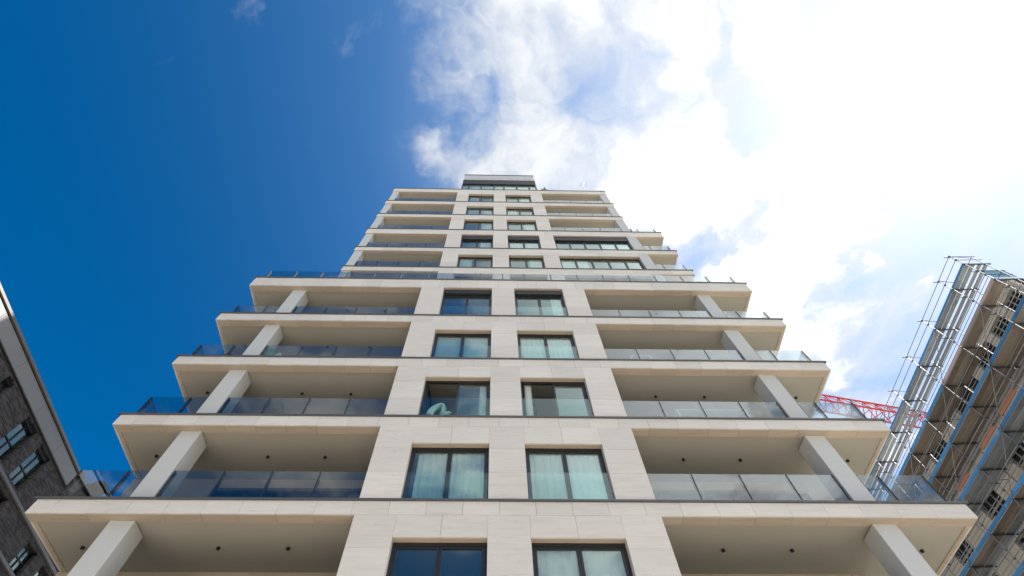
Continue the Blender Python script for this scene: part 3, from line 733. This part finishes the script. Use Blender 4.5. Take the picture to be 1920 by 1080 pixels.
SC = thing('scaffold', 'tall tube scaffold with blue toe boards wrapping the unfinished building', 'scaffold', (27.2, 0, 0), -AZR)
DZ = [26.4, 24.4, 22.48, 20.48, 18.46, 16.46, 14.46, 12.46, 10.46, 8.46, 6.46, 4.46, 2.46, .46]
ST = [1.0, 2.65, 5.43, 8.2, 11.0, 13.78, 16.56, 19.34, 22.12, 24.9, 27.7, 30.5, 33.3]
XI = 1.5
RT = .027
def up_(a, b): return None
for s in ST:
    tube('standard', (0, s, GZ), (0, s, 27.5), RT, 'galv', SC)
    tube('standard', (XI-.32, s, GZ), (XI-.32, s, 26.95), RT, 'galv', SC)
for k, z in enumerate(DZ):
    for i in range(len(ST)):
        s = ST[i]
        MB().box(.0, XI, s-.03, s+.03, z-.16, z-.075).box(.05, .4, s-.025, s+.025, z-.22, z-.161).build('transom', 'galv_dark', SC)
    for i in range(len(ST)-1):
        a, b = ST[i], ST[i+1]
        ov = .0
        for h in (.48, .97): tube('guard_rail', (-.05, a-.0, z+h), (-.05, b, z+h), .023, 'galv', SC)
        tube('ledger', (XI-.28, a, z-.05), (XI-.28, b, z-.05), .024, 'galv', SC)
        tube('ledger', (-.03, a, z-.12), (-.03, b, z-.12), .024, 'galv', SC)
        if k < 7: tube('inner_rail', (XI-.25, a, z+.9), (XI-.25, b, z+.9), .022, 'galv', SC)
        if k > 0 or True:
            mt = 'toe_blue'
            if k == 1 and i < 3: mt = 'toe_pale'
            if k <= 6: box('toe_board', .03, .06, a+.02, b-.02, z-.02, z+(.10 if k == 0 else .16), mt, SC)
        if k == 3 and i < 7:
            y = a+random.uniform(.0, .8)
            box('guard_board', -.02, .01, y, min(b, y+random.uniform(1.2, 2.1)), z+.24, z+.52, 'toe_orange', SC)
    if k <= 5:
        d = sub_empty('deck', SC, (XI/2, 10, z))
        if k == 0: lanes = [(.10, .34), (.42, .66), (.86, 1.06), (1.24, 1.44)]
        else: lanes = [(.08, .42), (.425, .76), (.77, 1.10), (1.105, 1.45)]
        for i in range(min(len(ST)-1, 8)):
            a, b = ST[i], ST[i+1]
            for q, (u0, u1) in enumerate(lanes):
                mt = 'plank_steel' if (k == 0 or k == 3 or (k > 3 and q > 1)) else 'plank_wood'
                if k == 1 and i < 2 and q > 1: continue
                dz = random.choice((0, .006, -.006))
                box('plank', u0, u1, a+.012, b-.012, z-.07+dz, z-.02+dz, mt, d)
        if len(ST) > 9: box('plank', .08, 1.45, ST[8]+.01, ST[-1], z-.07, z-.02, 'plank_wood', d)
    else:
        box('deck', .08, 1.45, ST[0], ST[-1], z-.07, z-.02, 'plank_wood', SC)
for s in ST[:9]:        # couplers and brackets at every joint of the outer standards
    mb = MB()
    for z in DZ[:7]:
        for h in (-.12, .48, .97): mb.box(-.055, .045, s-.05, s+.05, z+h-.045, z+h+.045)
        mb.box(.05, .10, s-.02, s+.02, z-.5, z-.17)
    mb.build('coupler', 'galv_dark', SC)
for k in range(1, 6):    # lattice of short props, hanging tubes and cables on the inner side
    for i in range(8):
        if random.random() < .75:
            y = random.uniform(ST[i], ST[i+1]); tube('prop', (XI-.05, y, DZ[k]-1.9), (XI-.05, y, DZ[k]+.3), .02, 'galv', SC)
        if random.random() < .5:
            y = random.uniform(ST[i], ST[i+1]); tube('tie_tube', (.9, y, DZ[k]-.3), (WX-.01, y, DZ[k]-.3), .022, 'galv', SC)
    tube('cable', (XI-.1, ST[0], DZ[k]-.26), (XI-.1, ST[9], DZ[k]-.26), .012, 'blind', SC)
    tube('mid_rail', (-.05, ST[0], DZ[k]+.26), (-.05, ST[9], DZ[k]+.26), .018, 'galv', SC)
    tube('ledger', (.75, ST[0], DZ[k]-.13), (.75, ST[9], DZ[k]-.13), .024, 'galv', SC)
# end guard rails, top frame
for h in (.48, .97):
    for z in DZ[:4]: tube('guard_rail', (-.05, ST[0], z+h), (XI, ST[0], z+h), .023, 'galv', SC)
for s in ST[:8]: tube('guard_rail', (0, s, 27.42), (XI-.32, s, 27.1), .02, 'galv', SC)
for s in ST[:7]:       # short cross tubes that stick out at the standards
    for z in DZ[:5]: tube('coupler_tube', (-.32, s+.05, z+.97), (.25, s+.05, z+.97), .022, 'galv_dark', SC)
for i, k in ((3, 2), (4, 3), (2, 3), (5, 2), (3, 4), (6, 3), (4, 1), (1, 2), (5, 4), (6, 1), (7, 2), (2, 1)):
    tube('brace', (-.04, ST[i], DZ[k]+1.9), (-.04, ST[i+1], DZ[k]-.05), .022, 'galv', SC)
box('debris_net', .12, XI-.1, ST[0]-.02, ST[0]-.005, 24.5, 25.4, 'mesh_net', SC)

# ------------------------------------------------------------------ tower crane behind the site
ja = Vector((37.04, 22.53, 0)); jd = Vector((.982, .187, 0)); jn = Vector((-.187, .982, 0))
CR = thing('tower_crane', 'red lattice tower crane with its jib reaching out behind the scaffold', 'crane', (0, 0, 0))
def jp(u, w, z): return ja+jd*u+jn*w+Vector((0, 0, z))
U0, U1 = -26, 26; PB = 1.45; HB = 2.0; ZJ = 39.6
n = int((U1-U0)/PB)
for nm, w, dz in (('bottom_chord', 0, 0), ('bottom_chord', 1.35, 0), ('top_chord', .675, HB)):
    MB().tube(jp(U0, w, ZJ+dz), jp(U1, w, ZJ+dz), .095, 6).build(nm, 'crane_red', CR)
for k in range(n):
    u = U0+k*PB; um = u+PB/2; u1 = u+PB
    mt = 'crane_white' if (k % 6 == 2) else 'crane_red'
    MB().tube(jp(u, 0, ZJ), jp(um, .675, ZJ+HB), .042, 5).tube(jp(um, .675, ZJ+HB), jp(u1, 0, ZJ), .042, 5).tube(jp(u, 1.35, ZJ), jp(um, .675, ZJ+HB), .042, 5).tube(jp(um, .675, ZJ+HB), jp(u1, 1.35, ZJ), .042, 5).tube(jp(u, 0, ZJ), jp(um, 1.35, ZJ), .04, 5).tube(jp(um, 1.35, ZJ), jp(u1, 0, ZJ), .04, 5).build('lattice', 'crane_red' if k % 3 else 'crane_grey', CR)
    MB().tube(jp(um, .675, ZJ+HB+.02), jp(um, .675, ZJ+HB+.3), .04, 5).build('clamp', 'crane_white', CR) if k % 2 else None
mc = jp(21, .675, 0)
mb = MB()
for dx in (-.8, .8):
    for dy in (-.8, .8): mb.tube((mc.x+dx, mc.y+dy, GZ), (mc.x+dx, mc.y+dy, 46), .1)
mb.build('mast', 'crane_red', CR)
mb = MB(); z = GZ; sgn = 1
while z < 45:
    for (ax, ay, bx, by) in ((-.8, -.8, .8, -.8), (.8, -.8, .8, .8), (.8, .8, -.8, .8), (-.8, .8, -.8, -.8)):
        mb.tube((mc.x+ax, mc.y+ay, z), (mc.x+bx, mc.y+by, z+1.6), .04, 5)
    z += 1.6
mb.build('mast_bracing', 'crane_red', CR)
MB().box(mc.x-1, mc.x+1, mc.y-2.2, mc.y-1, 36.4, 38.6).build('cab', 'crane_white', CR)
cw = jp(25, .675, 0); MB().box(cw.x-.8, cw.x+.8, cw.y-.8, cw.y+.8, 37.4, 39.2).build('counterweight', 'concrete', CR)
